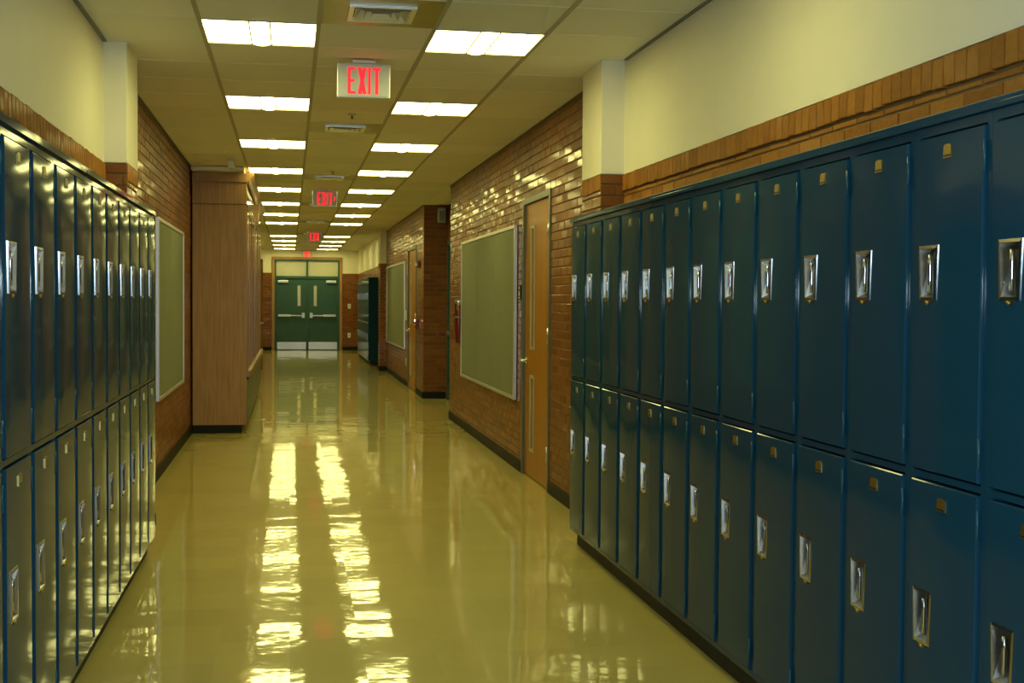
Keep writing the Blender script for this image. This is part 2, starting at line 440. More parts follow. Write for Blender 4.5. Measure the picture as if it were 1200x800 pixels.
pilaster('wall_right_pilaster', 'cream pilaster on a brick base above the end of the lockers beside the wooden door', 1.835, XRN, -1, 7.26, 7.75)
pilaster('wall_left_pilaster', 'cream pilaster on a brick base above the lockers near the display case', -.912, XLN, 1, 7.33, 7.83)

DY0, DY1, DZ = 9.44, 10.60, 2.375        # wooden door opening
def holed_wall(name, label, x, sgn, y0, y1, holes, z1=CEIL + .1, mats=('mortar',)):
    mb = MB(); a, b_ = sorted((x - sgn * .004, x - sgn * .2)); yy = y0
    for h0, h1, hz in holes:
        mb.box(a, b_, yy, h0, 0, z1); mb.box(a, b_, h0, h1, hz, z1); yy = h1
    mb.box(a, b_, yy, y1, 0, z1)
    return struct(mb.build(name, list(mats)), label, 'wall')
wM = holed_wall('wall_right_middle', 'full height glazed brick wall around the wooden door and notice board', XR, -1, 7.75, 15.6, [(DY0, DY1, DZ)])
def rank_m(u, z):
    y = 7.75 + u
    if y < 8.75 and z < 2.0: return None
    return y + (.0 if z > .1 else 50)
lay(wM, (XR, 7.75), (0, 1), (-1, 0), 7.85, .0, CEIL, [(DY0 - 7.75, DY1 - 7.75, 0, 2.368)], rank_m)
# alcove
mb = MB(); mb.box(2.36, 2.56, 15.4, 18.8, 0, CEIL + .1); mb.box(2.19, 2.36, 15.4, 15.598, 0, CEIL + .1)
wA = struct(mb.build('wall_right_alcove', 'mortar'), 'dark brick recess with a green door in the wall beyond the notice board', 'wall')
lay(wA, (2.356, 15.6), (0, 1), (-1, 0), 3.2, 0, CEIL, [(.42, 2.98, 0, 2.40)])
# far right section
FD0, FD1 = 19.86, 21.28
mb = MB(); x0, x1 = XR + .004, 2.56
mb.box(x0, x1, 18.804, FD0, 0, CEIL + .1); mb.box(x0, x1, FD0, FD1, 2.38, CEIL + .1); mb.box(x0, x1, FD1, 26.2, 0, CEIL + .1)
wF = struct(mb.build('wall_right_far', 'mortar'), 'far brick wall with a narrow wooden door and second notice board', 'wall')
lay(wF, (XR, 18.8), (0, 1), (-1, 0), 7.4, 0, CEIL, [(FD0 - 18.8, FD1 - 18.8, 0, 2.368)])
lay(wF, (XR + .002, 18.80), (1, 0), (0, -1), .36, 0, CEIL, depth=.004, single=lambda u, z: -z)
pilaster('wall_right_far_pilaster', 'slim cream pilaster on a brick base beside the far lockers', 1.86, XRN, -1, 26.2, 26.68)
def wall_far(name, label, x, sgn, y0, y1):
    mb = MB(); a, b_ = sorted((x, x - sgn * .2)); mb.box(a, b_, y0, y1, RAIL, CEIL + .1, 0)
    a, b_ = sorted((x - sgn * .006, x - sgn * .2)); mb.box(a, b_, y0, y1, 0, RAIL, 1)
    wl = struct(mb.build(name, ['cream', 'mortar']), label, 'wall')
    lay(wl, (x - sgn * .002, y0), (0, 1), (sgn, 0), y1 - y0, 0, RAIL); return wl
wall_far('wall_right_end', 'cream wall over brick wainscot behind the far lockers', XRN, -1, 26.68, YE)
# left
mb = MB(); mb.box(XL - .2, XL - .004, 7.83, 20.4, 0, CEIL + .1)
wLM = struct(mb.build('wall_left_middle', 'mortar'), 'full height glazed brick wall between left lockers and wooden display case', 'wall')
lay(wLM, (XL, 7.83), (0, 1), (1, 0), 6.4, 0, CEIL)
wall_far('wall_left_end', 'cream wall over brick wainscot beyond the wooden display case', XL, 1, 20.4, YE)
# end wall with the double door
EX0, EX1, EZ = -.53, 1.51, 2.74
mb = MB()
mb.box(-1.3, EX0, YE, YE + .2, RAIL, CEIL + .1, 0); mb.box(EX1, 2.2, YE, YE + .2, RAIL, CEIL + .1, 0); mb.box(EX0, EX1, YE, YE + .2, EZ, CEIL + .1, 0)
mb.box(-1.3, EX0, YE + .006, YE + .2, 0, RAIL, 1); mb.box(EX1, 2.2, YE + .006, YE + .2, 0, RAIL, 1)
wE = struct(mb.build('wall_end', ['cream', 'mortar']), 'end wall with brick wainscot around the green double doors', 'wall')
lay(wE, (XL, YE + .002), (1, 0), (0, -1), EX0 - XL, 0, RAIL); lay(wE, (EX1, YE + .002), (1, 0), (0, -1), XRN - EX1, 0, RAIL)
# unseen wall behind the camera; its glowing window is added for cool light
mb = MB(); mb.box(-1.3, -.75, Y0 - .2, Y0, 0, CEIL + .1); mb.box(1.75, 2.2, Y0 - .2, Y0, 0, CEIL + .1); mb.box(-.75, 1.75, Y0 - .2, Y0, 2.5, CEIL + .1); mb.box(-.75, 1.75, Y0 - .2, Y0, 0, .12)
struct(mb.build('wall_back', 'cream'), 'cream wall around added glowing glass at the near end', 'wall')
mb = MB()
for x in (-.75, -.02, .45, .92, 1.69): mb.box(x, x + .06, Y0 - .12, Y0 - .02, .12, 2.5)
for z in (.12, 2.0, 2.44): mb.box(-.75, 1.75, Y0 - .12, Y0 - .02, z, z + .06)
wn1 = struct(mb.build('added_window', 'frame_paint'), 'added unseen metal framed glazing with glowing panes', 'window')
for xa, xb in ((-.69, -.02), (.04, .45), (.51, .92), (.98, 1.69)):
    for za, zb in ((.18, 2.0), (2.06, 2.44)): MB().box(xa, xb, Y0 - .09, Y0 - .08, za, zb).build('pane', 'added_daylight', wn1)

# ------------------------------------------------------------------ baseboards
def base(name, label, boxes, mat='black_vinyl'):
    mb = MB()
    for bx in boxes: mb.bbox(*bx, r=.004)
    return struct(mb.build(name, mat), label, 'baseboard')
BZ = .10
base('baseboard_right', 'black vinyl baseboard along the brick wall by the wooden door', [(XR - .016, XR - .005, 7.5, DY0 - .0, 0, BZ), (XR - .016, XR - .005, DY1, 15.6, 0, BZ)])
base('baseboard_right_far', 'black vinyl baseboard round the far brick corner', [(XR - .014, XR - .005, 18.788, FD0, 0, BZ), (XR - .014, XR - .005, FD1, 26.2, 0, BZ), (XR - .014, 2.34, 18.786, 18.797, 0, BZ)])
base('baseboard_left', 'black vinyl baseboard along the left brick wall', [(XL + .005, XL + .016, 7.5, 14.1, 0, BZ)])
base('baseboard_end', 'black vinyl baseboard beside the green double doors', [(XL + .02, EX0, YE - .012, YE - .003, 0, BZ), (EX1, XRN, YE - .012, YE - .003, 0, BZ)])
base('baseboard_right_end', 'black vinyl baseboard below the far pilaster', [(1.848, 1.857, 26.19, 26.69, 0, BZ), (1.848, XRN, 26.186, 26.195, 0, BZ), (XRN - .012, XRN - .003, 26.69, 28.15, 0, BZ), (XRN - .012, XRN - .003, 33.0, YE - .013, 0, BZ)])
base('baseboard_left_end', 'black vinyl baseboard beyond the display case', [(XL + .003, XL + .012, 20.41, 25.3, 0, BZ), (XL + .003, XL + .012, 26.6, YE - .013, 0, BZ)])

# ------------------------------------------------------------------ lockers
# local frame: width along y, front at x = 0 facing -x, depth to +x
LKZ0, LKZ1 = .10, 1.977
BOW = .0022
def cup_outline(top_w, bot_w, h): return [(-bot_w / 2, -h / 2), (bot_w / 2, -h / 2), (top_w / 2, h / 2), (-top_w / 2, h / 2)]
def locker_meshes(wd, dep):
    st = .022                                           # half stile each side
    body = MB()
    body.box(0, .014, -wd / 2, -wd / 2 + st, LKZ0, LKZ1); body.box(0, .014, wd / 2 - st, wd / 2, LKZ0, LKZ1)
    for z0, z1 in ((LKZ0, .122), (1.026, 1.044), (1.951, LKZ1)): body.box(0, .014, -wd / 2 + st, wd / 2 - st, z0, z1)
    body.box(.014, dep, -wd / 2, -wd / 2 + .004, LKZ0, LKZ1); body.box(.014, dep, wd / 2 - .004, wd / 2, LKZ0, LKZ1)
    body.box(.014, dep, -wd / 2 + .004, wd / 2 - .004, LKZ0, LKZ0 + .006); body.box(.014, dep, -wd / 2 + .004, wd / 2 - .004, LKZ1 - .006, LKZ1)
    body.box(dep - .006, dep, -wd / 2 + .004, wd / 2 - .004, LKZ0 + .006, LKZ1 - .006); body.box(.02, dep - .006, -wd / 2 + .004, wd / 2 - .004, 1.03, 1.036)
    out = {'body': body.mesh('locker_body', 'locker')}
    dw = wd - 2 * st - .006; HY = .088; hs = .137
    for tier, z0, z1, hz in (('up', 1.050, 1.945, 1.583), ('low', .128, 1.020, .653)):
        d = MB(); t0, t1, c = -.009, .010, .003
        hw0, hw1, hz0, hz1 = HY - .0425, HY + .0425, hz - hs / 2, hz + hs / 2
        def cuts(lo, hi, fixed, n):
            base_ = [lo + (hi - lo) * i / n for i in range(n + 1)]
            base_ = [q for q in base_ if all(abs(q - fx) > (hi - lo) / n * .45 for fx in fixed) or q in (lo, hi)]
            return sorted(base_ + list(fixed))
        ys, zs = cuts(-dw / 2 + c, dw / 2 - c, (hw0, hw1), 10), cuts(z0 + c, z1 - c, (hz0, hz1), 14)
        zm, zh = (z0 + z1) / 2, (z1 - z0) / 2
        bow = lambda y, z: BOW * (1 - (2 * y / dw) ** 2) * (1 - ((z - zm) / zh) ** 4)
        P = lambda L_, x: [(x, y, z) for y, z in L_]
        ny, nz_ = len(ys), len(zs)
        gv = [(t0 - bow(y, z), y, z) for z in zs for y in ys]
        gf = [(j * ny + i, j * ny + i + 1, (j + 1) * ny + i + 1, (j + 1) * ny + i) for j in range(nz_ - 1) for i in range(ny - 1)
              if not (ys[i] >= hw0 - 1e-6 and ys[i + 1] <= hw1 + 1e-6 and zs[j] >= hz0 - 1e-6 and zs[j + 1] <= hz1 + 1e-6)]
        d.add(gv, gf, 0, True)
        outer = [(-dw / 2, z0), (dw / 2, z0), (dw / 2, z1), (-dw / 2, z1)]
        inner = [(-dw / 2 + c, z0 + c), (dw / 2 - c, z0 + c), (dw / 2 - c, z1 - c), (-dw / 2 + c, z1 - c)]
        vs = P(outer, t1) + P(outer, t0 + c) + P(inner, t0)
        fs = [(3, 2, 1, 0)]
        fs = []
        for i in range(4):
            j = (i + 1) % 4
            fs += [(i, j, j + 4, i + 4), (i + 4, j + 4, j + 8, i + 8)]
        d.add(vs, fs); out['door_' + tier] = d.mesh('locker_door', 'locker')
        t0 -= bow(HY, hz) * .9
        # recessed handle: proud rim, flaring bowl, lift finger
        h = MB(); rim = [(y + HY, z + hz) for y, z in cup_outline(.098, .086, hs + .010)]; rin = [(y + HY, z + hz) for y, z in cup_outline(.084, .066, hs - .006)]
        bot = [(y + HY, z + hz) for y, z in cup_outline(.064, .044, hs - .040)]
        vs = P(rim, t0 + .001) + P(rim, t0 - .003) + P(rin, t0 - .004) + P(bot, .018)
        fs = []
        for i in range(4):
            j = (i + 1) % 4
            fs += [(i, j, j + 4, i + 4), (i + 4, j + 4, j + 8, i + 8)]
        h.add(vs, fs)
        h.add(vs, [(8, 9, 13, 12), (9, 10, 14, 13), (10, 11, 15, 14), (11, 8, 12, 15), (12, 13, 14, 15)], 2)
        h.add([(t0 + .0005, HY - .020, hz - hs / 2 - .005), (t0 + .0005, HY + .020, hz - hs / 2 - .005), (t0 + .0005, HY + .007, hz - hs / 2 - .017), (t0 + .0005, HY - .007, hz - hs / 2 - .017),
               (t0 - .003, HY - .020, hz - hs / 2 - .005), (t0 - .003, HY + .020, hz - hs / 2 - .005), (t0 - .003, HY + .007, hz - hs / 2 - .017), (t0 - .003, HY - .007, hz - hs / 2 - .017)],
              [(4, 5, 6, 7), (0, 1, 5, 4), (1, 2, 6, 5), (2, 3, 7, 6), (3, 0, 4, 7)], 1)
        h.tube([(t0 + .004, HY + rr * .001, hz + dz) for rr, dz in ((0, .048), (0, .02), (0, -.02), (0, -.05))], .0055, 8)
        h.lathe([(.0045, -.006), (.0045, .001)], (t0, HY, hz - hs / 2 - .011), 'x', 10, 1)
        out['handle_' + tier] = h.mesh('recessed_handle', ['chrome', 'brass', 'bowl'])
        t0 = -.009 - bow(0, z1 - .05)
        pz = z1 - .047 if tier == 'up' else z1 - .052
        n = MB()
        n.prism([(-.021, pz - .016), (.021, pz - .016), (.018, pz + .015), (.011, pz + .019), (-.011, pz + .019), (-.018, pz + .015)], 'x', t0 - .0035, t0 + .001, 0)
        n.box(t0 - .0045, t0 - .0034, -.018, .018, pz - .013, pz - .008, 1)
        out['plate_' + tier] = n.mesh('number_plate', ['brass', 'black'])
        out['hinge_z_' + tier] = (z0 + .075, z1 - .075)
    out['hinge'] = MB().tube([(-.008, -dw / 2 - .004, -.038), (-.008, -dw / 2 - .004, .038)], .004, 8).mesh('hinge_knuckle', 'locker_edge')
    return out
def make_locker(ms, label, group, loc, rotz=0):
    t = thing('school_locker', label, 'locker', loc, rotz, group)
    link('locker_body', ms['body'], t)
    for tier in ('up', 'low'):
        d = link('locker_door', ms['door_' + tier], t)
        link('recessed_handle', ms['handle_' + tier], d); link('number_plate', ms['plate_' + tier], d)
        for hz in ms['hinge_z_' + tier]: link('hinge_knuckle', ms['hinge'], d, (0, 0, hz))
    return t
XLR, PR = 1.700, .3843
XLL, PL = -.785, .3908
msR, msL = locker_meshes(PR - .002, XRN - .012 - XLR), locker_meshes(PL - .002, XLL - XLN - .012)
msRe, msLe = locker_meshes(PR - .002, 1.826 - XLR), locker_meshes(PL - .002, XLL + .903)
for k in range(15):
    make_locker(msR if k else msRe, f'dark teal two-door school locker, {ORD[k]} from the wooden door end of its row', 'lockers beside the wooden door', (XLR, 7.224 - PR * k, 0))
for k in range(15):
    make_locker(msL if k else msLe, f'dark teal two-door school locker, {ORD[k]} from the display case end of its row', 'lockers on the display case side', (XLL, 7.500 - PL * (k + .5), 0), math.pi)
RY0, RY1 = 7.224 - PR * 14.5, 7.224 + PR * .5
LY0, LY1 = 7.500 - PL * 15, 7.500
# top trim: folded strip in lengths with visible seams
def top_trim(name, label, x, dep, sgn, cuts, dep_end=None):
    t = thing(name, label, 'trim', (x, cuts[0], LKZ1))
    for i in range(len(cuts) - 1):
        step = .0015 * (i % 2); dp = dep_end if dep_end and i == len(cuts) - 2 else dep
        prof = [(-.014 - step, .001), (-.014 - step, .013), (-.009, .016), (-.009, .026), (-.004, .030), (dp, .030), (dp, .001)]
        MB().prism([(p * (-sgn), q) for p, q in prof], 'y', cuts[i] - cuts[0] + .001, cuts[i + 1] - cuts[0] - .001).build('trim_length', 'locker', t)
    return t
top_trim('locker_top_trim', 'teal metal strip capping the lockers beside the wooden door', XLR, XRN - .018 - XLR, -1, [RY0, 3.00, 4.80, 7.25, RY1], .126)
top_trim('locker_top_trim', 'teal metal strip capping the lockers on the display case side', XLL, XLL - XLN - .018, 1, [LY0, 5.0, 7.32, LY1], .118)
struct(MB().bbox(XLR + .045, XRN - .012, RY0, 7.25, 0, LKZ0 - .001, .003).bbox(XLR + .045, 1.825, 7.25, RY1 - .006, 0, LKZ0 - .001, .003).build('baseboard_locker_right', 'black_vinyl'), 'black plinth under the lockers beside the wooden door', 'baseboard')
struct(MB().bbox(XLN + .012, XLL - .040, LY0, 7.32, 0, LKZ0 - .001, .003).bbox(-.903, XLL - .040, 7.32, LY1 - .006, 0, LKZ0 - .001, .003).build('baseboard_locker_left', 'black_vinyl'), 'black plinth under the lockers on the display case side', 'baseboard')
# far bank
XLF = 1.752; msF = locker_meshes(PR - .002, XRN - .012 - XLF)
for k in range(12):
    make_locker(msF, f'teal two-door locker of the far row, {ORD[k]} from the green double doors', 'far lockers near the green double doors', (XLF, 28.22 + PR * (11.5 - k), 0))
top_trim('locker_top_trim', 'teal metal strip capping the far lockers near the green double doors', XLF, XRN - .018 - XLF, -1, [28.22, 28.22 + PR * 12])
struct(MB().bbox(XLF + .045, XRN - .012, 28.23, 28.22 + PR * 12, 0, LKZ0 - .001, .003).build('baseboard_locker_far', 'black_vinyl'), 'black plinth under the far lockers', 'baseboard')

# ------------------------------------------------------------------ ceiling lights
LW = .586
def light_meshes():
    fr = MB(); h = .305
    for a in ((-h, h, -h, -LW / 2), (-h, h, LW / 2, h), (-h, -LW / 2, -LW / 2, LW / 2), (LW / 2, h, -LW / 2, LW / 2)): fr.box(*a, -.004, .05)
    fr.box(-h, h, -h, h, .05, .06)
    side = MB().box(-LW / 2, -.055, -LW / 2, LW / 2, .004, .012); side2 = MB().box(.055, LW / 2, -LW / 2, LW / 2, .004, .012)
    bs = MB(); n = 8; pts = [(-.052 + .104 * i / n, -.012 * math.sin(math.pi * i / n) + .002) for i in range(n + 1)]
    v = [(x, -LW / 2, z) for x, z in pts] + [(x, LW / 2, z) for x, z in pts]
    bs.add(v, [(i, i + 1, i + n + 2, i + n + 1) for i in range(n)], 0, True)
    bs.box(-.052, .052, -LW / 2, LW / 2, .004, .010)
    rib = MB(); rib.box(-.058, -.050, -LW / 2, LW / 2, -.004, .012); rib.box(.050, .058, -LW / 2, LW / 2, -.004, .012)
    return fr.mesh('fixture_frame', 'grid'), side.mesh('lens', 'lamp'), side2.mesh('lens', 'lamp'), bs.mesh('lamp_basket', 'lamp'), rib.mesh('basket_rail', 'grid')
LM = light_meshes()
for x, side in ((-.161, 'display case'), (1.059, 'wooden door')):
    for n, r in enumerate(sorted(LIGHT_ROWS, reverse=True)):
        if x < 0 and r == -4: continue
        t = thing('ceiling_light', f'lit square ceiling light, {ORD[n]} from the green double doors in the {side} side row', 'ceiling light', (x, row_y(r) + RP / 2, CEIL), 0, f'ceiling lights of the {side} side row')
        for nm, me in zip(('fixture_frame', 'lens', 'lens', 'lamp_basket', 'basket_rail'), LM): link(nm, me, t)

# ------------------------------------------------------------------ ceiling vents
def vent_meshes():
    h = .298
    pn = MB()
    for a in ((-h, h, -h, -.16), (-h, h, .16, h), (-h, -.16, -.16, .16), (.16, h, -.16, .16)): pn.box(*a, 0, .01)
    fr = MB()
    for a in ((-.165, .165, -.165, -.14), (-.165, .165, .14, .165), (-.165, -.14, -.14, .14), (.14, .165, -.14, .14)): fr.box(*a, -.012, .004)
    fr.box(-.165, .165, -.165, .165, .06, .07, 1)
    rings = []
    for o_, i_ in ((.136, .098), (.094, .058), (.054, .020)):
        r_ = MB(); q = lambda h, z: [(-h, -h, z), (h, -h, z), (h, h, z), (-h, h, z)]
        v = q(o_, -.016) + q(i_, .034) + q(o_ - .004, -.016) + q(i_ - .004, .034)
        r_.add(v, [(k, (k + 1) % 4, (k + 1) % 4 + 4, k + 4) for k in range(4)] + [(k + 8, (k + 1) % 4 + 8, (k + 1) % 4 + 12, k + 12) for k in range(4)] + [(k, (k + 1) % 4, (k + 1) % 4 + 8, k + 8) for k in range(4)])
        rings.append(r_.mesh('louver_ring', 'alu'))
    return pn.mesh('vent_panel', 'vent_panel'), fr.mesh('vent_frame', ['alu', 'dark_gap']), rings
VM = vent_meshes()
for n, r in enumerate(VENT_ROWS[::-1]):
    t = thing('ceiling_vent', f'metal air vent in a yellowed panel, {ORD[n]} from the green double doors', 'vent', (.449, row_y(r) + RP / 2, CEIL), 0, 'air vents along the middle of the ceiling')
    link('vent_panel', VM[0], t); link('vent_frame', VM[1], t)
    for me in VM[2]: link('louver_ring', me, t)

# ------------------------------------------------------------------ exit signs
def letter_boxes(ch, w_, h):
    s = .27 * w_ + .005; L = []
    if ch == 'E': L = [[(0, 0), (s, 0), (s, h), (0, h)], [(s, 0), (w_, 0), (w_, s * .9), (s, s * .9)], [(s, h - s * .9), (w_, h - s * .9), (w_, h), (s, h)], [(s, h / 2 - s * .45), (w_ * .88, h / 2 - s * .45), (w_ * .88, h / 2 + s * .45), (s, h / 2 + s * .45)]]
    if ch == 'X': L = [[(0, 0), (s * 1.15, 0), (w_, h), (w_ - s * 1.15, h)], [(w_ - s * 1.15, 0), (w_, 0), (s * 1.15, h), (0, h)]]
    if ch == 'I': L = [[(0, 0), (w_, 0), (w_, h), (0, h)]]
    if ch == 'T': L = [[(w_ / 2 - s / 2, 0), (w_ / 2 + s / 2, 0), (w_ / 2 + s / 2, h - s * .9), (w_ / 2 - s / 2, h - s * .9)], [(0, h - s * .9), (w_, h - s * .9), (w_, h), (0, h)]]
    if ch == '>': L = [[(0, 0), (w_, h / 2), (0, h), (0, h * .7), (w_ * .45, h / 2), (0, h * .3)]]
    return L
def exit_sign(label, x, y, ztop, wd=.318, ht=.205, canopy=True, chev=False):
    t = thing('exit_sign', label, 'exit sign', (x, y, ztop), 0, 'red exit signs')
    hb = ztop - (.022 if canopy else 0)
    b_ = MB(); z1 = -.022 if canopy else 0
    b_.bbox(-wd / 2, wd / 2, -.022, .022, z1 - ht, z1, .004); b_.build('housing', 'steel', t)
    MB().bbox(-wd / 2 + .008, wd / 2 - .008, -.025, -.021, z1 - ht + .008, z1 - .008, .002).build('face_plate', 'face', t)
    if canopy: MB().bbox(-.07, .07, -.035, .035, -.022, -.003, .004).build('canopy', 'plastic_white', t)
    lh = .158; lx = -.096; lz = z1 - ht / 2 - lh / 2 - .002
    for ch, w_, adv in (('E', .046, .060), ('X', .052, .062), ('I', .014, .027), ('T', .048, .055)):
        mb = MB()
        for i, p in enumerate(letter_boxes(ch, w_, lh)): mb.prism([(a + lx, c + lz) for a, c in p], 'y', -.0275 - .0003 * i, -.024)
        mb.build('letter', 'exit_red', t); lx += adv
    if chev:
        mb = MB()
        for p in letter_boxes('>', .035, .07): mb.prism([(a + .112, c + z1 - ht / 2 - .035) for a, c in p], 'y', -.0275, -.024)
        mb.build('chevron', 'exit_red', t)
exit_sign('large silver exit sign hanging before the wooden door, first of the row', .432, 7.54, CEIL - .003)
exit_sign('silver exit sign with a chevron, hanging over the display case stretch', .440, 16.4, CEIL - .003, chev=True)
exit_sign('red exit sign hanging over the second notice board stretch', .500, 26.4, CEIL - .003)
exit_sign('small red exit sign right above the green double doors', .48, YE - .062, CEIL - .02, canopy=False, ht=.20)

# ------------------------------------------------------------------ small ceiling fittings
for y, lb in ((9.75, 'small sprinkler head in the ceiling between first exit sign and a vent'), (14.15, 'small sprinkler head in the ceiling near the chevron exit sign')):
    t = thing('sprinkler_head', lb, 'sprinkler', (.47, y, CEIL))
    MB().lathe([(.034, 0), (.030, -.010), (.012, -.012)], (0, 0, 0), 'z', 16).build('escutcheon', 'steel', t)
    mb = MB(); mb.lathe([(.008, -.011), (.008, -.034), (.016, -.036), (.016, -.039)], (0, 0, 0), 'z', 12); mb.build('nozzle', 'brass', t)
t = thing('ceiling_sensor', 'small white wedge-shaped ceiling sensor in front of the display case', 'sensor', (-.60, 13.1, CEIL))
MB().lathe([(.035, 0), (.035, -.012), (.015, -.016), (.013, -.045)], (0, 0, 0), 'z', 16).build('mount', 'plastic_white', t)
MB().prism([(-.03, -.03), (.05, -.045), (.045, -.105), (-.005, -.095)], 'x', -.03, .03).build('sensor_body', 'plastic_white', t)

# ------------------------------------------------------------------ wooden door (right wall), leaf flush with the wall
def wood_door(name, label, x, y0, y1, ztop, kind, hinge_near=True, detail=True):
    t = struct(link(name, None, None, (x, y0, 0)), label, 'door'); t.empty_display_size = .05
    W = y1 - y0; fw = .052
    f = MB()
    f.bbox(-.012, .12, 0, fw, 0, ztop, .003); f.bbox(-.012, .12, W - fw, W, 0, ztop, .003); f.bbox(-.012, .12, fw, W - fw, ztop - fw, ztop, .003)
    f.build('door_frame', 'frame_paint', t)
    a, b_ = fw + .004, W - fw - .004; zt = ztop - fw - .004
    # leaf with two narrow lites near the latch side (far side)
    lit = [(.85 - .48 + .28, .775, 1.10, 2.12), (.66, .775, .24, .86)]
    ly0, ly1 = b_ - .40, b_ - .26
    L = MB(); x0, x1 = .012, .055
    L.box(x0, x1, a, ly0, .012, zt); L.box(x0, x1, ly1, b_, .012, zt)
    for z0, z1 in ((.012, .24), (.86, 1.10), (2.12, zt)): L.box(x0, x1, ly0, ly1, z0, z1)
    leaf = L.build('door_leaf', 'door_wood', t)
    for z0, z1 in ((.24, .86), (1.10, 2.12)):
        b2 = MB()
        for q in ((ly0 - .012, ly0 + .012, z0 - .012, z1 + .012), (ly1 - .012, ly1 + .012, z0 - .012, z1 + .012)): b2.box(x0 - .010, x0 + .004, *q)
        for zz in (z0, z1): b2.box(x0 - .010, x0 + .004, ly0 + .012, ly1 - .012, zz - .012, zz + .012)
        b2.build('lite_frame', 'door_trim', leaf)
        MB().box(x0 + .018, x0 + .024, ly0, ly1, z0, z1).build('glass_pane', 'frosted', leaf)
    for z in (.29, 1.225, 2.055):
        h = MB(); h.bbox(-.006, .012, a - .03, a + .03, z - .06, z + .06, .002)
        h.tube([(-.010, a - .002, z - .062), (-.010, a - .002, z + .062)], .009, 10); h.build('hinge', 'steel', t)
    k = MB(); ky, kz = b_ - .075, .985
    k.lathe([(.034, .0), (.034, -.010), (.012, -.014), (.012, -.045)], (x0, ky, kz), 'x', 18)
    k.tube([(x0 - .045, ky, kz), (x0 - .055, ky - .01, kz), (x0 - .055, ky - .06, kz), (x0 - .052, ky - .115, kz - .004)], .010, 10)
    k.build('lever_handle', 'chrome', leaf)
    return t
MAT['door_trim'] = plain('pale_lite_frame', (.42, .36, .20), .3, var=.04)
wood_door('door_1', 'honey-coloured wooden door with two narrow glass lites, beside the lockers', XR, DY0, DY1, DZ, 0)
wood_door('door_2', 'narrow far wooden door beside the second notice board', XR, FD0, FD1, 2.38, 0)

# room plaque
t = thing('room_sign', 'small dark plaque with pale marks between notice board and wooden door', 'sign', (XR - .008, 10.70, 1.575))
MB().bbox(-.008, 0, -.05, .05, -.065, .065, .003).build('plaque', 'black', t)
mb = MB(); mb.lathe([(.014, -.002), (.014, .001)], (-.009, 0, .038), 'x', 14); mb.build('mark', 'plastic_white', t)
mb = MB(); mb.prism([(-.022, -.03), (.022, -.03), (.012, .014), (-.012, .014)], 'x', -.011, -.007); mb.build('mark', 'plastic_white', t)
mb = MB(); mb.box(-.011, -.007, -.03, .03, -.052, -.044); mb.build('mark', 'plastic_white', t)

# ------------------------------------------------------------------ notice boards
def board(label, x, sgn, y0, y1, z0, z1, panels):
    t = thing('notice_board', label, 'notice board', (x, y0, z0), 0, 'wall notice boards')
    W, H = y1 - y0, z1 - z0; fw, th = .030, .030
    X = lambda a, b_: sorted((sgn * a, sgn * b_))
    for i in range(panels):
        MB().bbox(*X(.004, .020), fw + (W - 2 * fw) * i / panels + .002, fw + (W - 2 * fw) * (i + 1) / panels - .002, fw, H - fw, .003).build('fabric_panel', 'fabric', t)
    MB().box(*X(.0, .004), .01, W - .01, .01, H - .01).build('backing', 'alu_dark', t)
    for nm, q in (('frame_side', (0, fw, 0, H)), ('frame_side', (W - fw, W, 0, H)), ('frame_rail', (fw, W - fw, 0, fw)), ('frame_rail', (fw, W - fw, H - fw, H))):
        MB().bbox(*X(.0, th), *q, .003).build(nm, 'alu', t)
    return t
board('grey-green fabric notice board with aluminium frame beside the wooden door', XR - .006, -1, 10.86, 14.36, .615, 2.175, 3)
board('grey-green fabric notice board with aluminium frame near the display case', XL + .006, 1, 10.42, 12.85, .655, 2.16, 2)
board('distant grey-green fabric notice board beside the far wooden door', XR - .006, -1, 21.7, 25.75, .63, 2.175, 3)

# ------------------------------------------------------------------ fire extinguisher
t = thing('fire_extinguisher', 'red fire extinguisher hung on brick beyond the notice board', 'extinguisher', (1.947, 14.42, 1.0))
mb = MB(); mb.lathe([(.0, 0), (.036, .002), (.040, .02), (.040, .36), (.034, .40), (.022, .425), (.018, .45)], (0, 0, 0), 'z', 20); mb.build('cylinder', 'red_plastic', t)
mb = MB(); mb.lathe([(.02, .445), (.02, .49)], (0, 0, 0), 'z', 12); mb.box(-.045, .03, -.012, .012, .488, .502); mb.box(-.04, .02, -.010, .010, .462, .470); mb.build('valve', 'steel', t)
MB().tube([(-.02, .0, .475), (-.03, .03, .46), (-.035, .05, .40), (-.032, .05, .22), (-.03, .048, .12)], .009, 8).build('hose', 'black', t)
mb = MB(); mb.box(.036, .044, -.02, .02, .05, .47); mb.lathe([(.043, .29), (.043, .31)], (0, 0, 0), 'z', 20); mb.build('bracket', 'alu_dark', t)

# ------------------------------------------------------------------ alcove: green door, box high on the brick
t = struct(link('door_3', None, None, (2.356, 16.02, 0)), 'dark green metal door set in the brick recess', 'door'); t.empty_display_size = .05
f = MB(); W = 2.56
f.box(-.03, .1, 0, .07, 0, 2.40); f.box(-.03, .1, W - .07, W, 0, 2.40); f.box(-.03, .1, .07, W - .07, 2.33, 2.40); f.build('door_frame', 'door_green', t)
for a, b_ in ((.075, W / 2 - .003), (W / 2 + .003, W - .075)):
    lf = MB().bbox(.0, .045, a, b_, .01, 2.325, .003).build('door_leaf', 'door_green', t)
    MB().bbox(-.06, -.035, a + .12, b_ - .1, .98, 1.04, .008).build('push_bar', 'steel', lf)
    MB().bbox(-.004, .0, a + .03, b_ - .03, .03, .26, .001).build('kick_plate', 'steel', lf)
t = thing('wall_speaker', 'grey box fixed high on the brick in the dark recess', 'speaker', (2.255, 18.79, 2.79))
MB().bbox(-.055, .055, -.14, 0, -.12, .10, .006).build('box', 'plastic_grey', t)
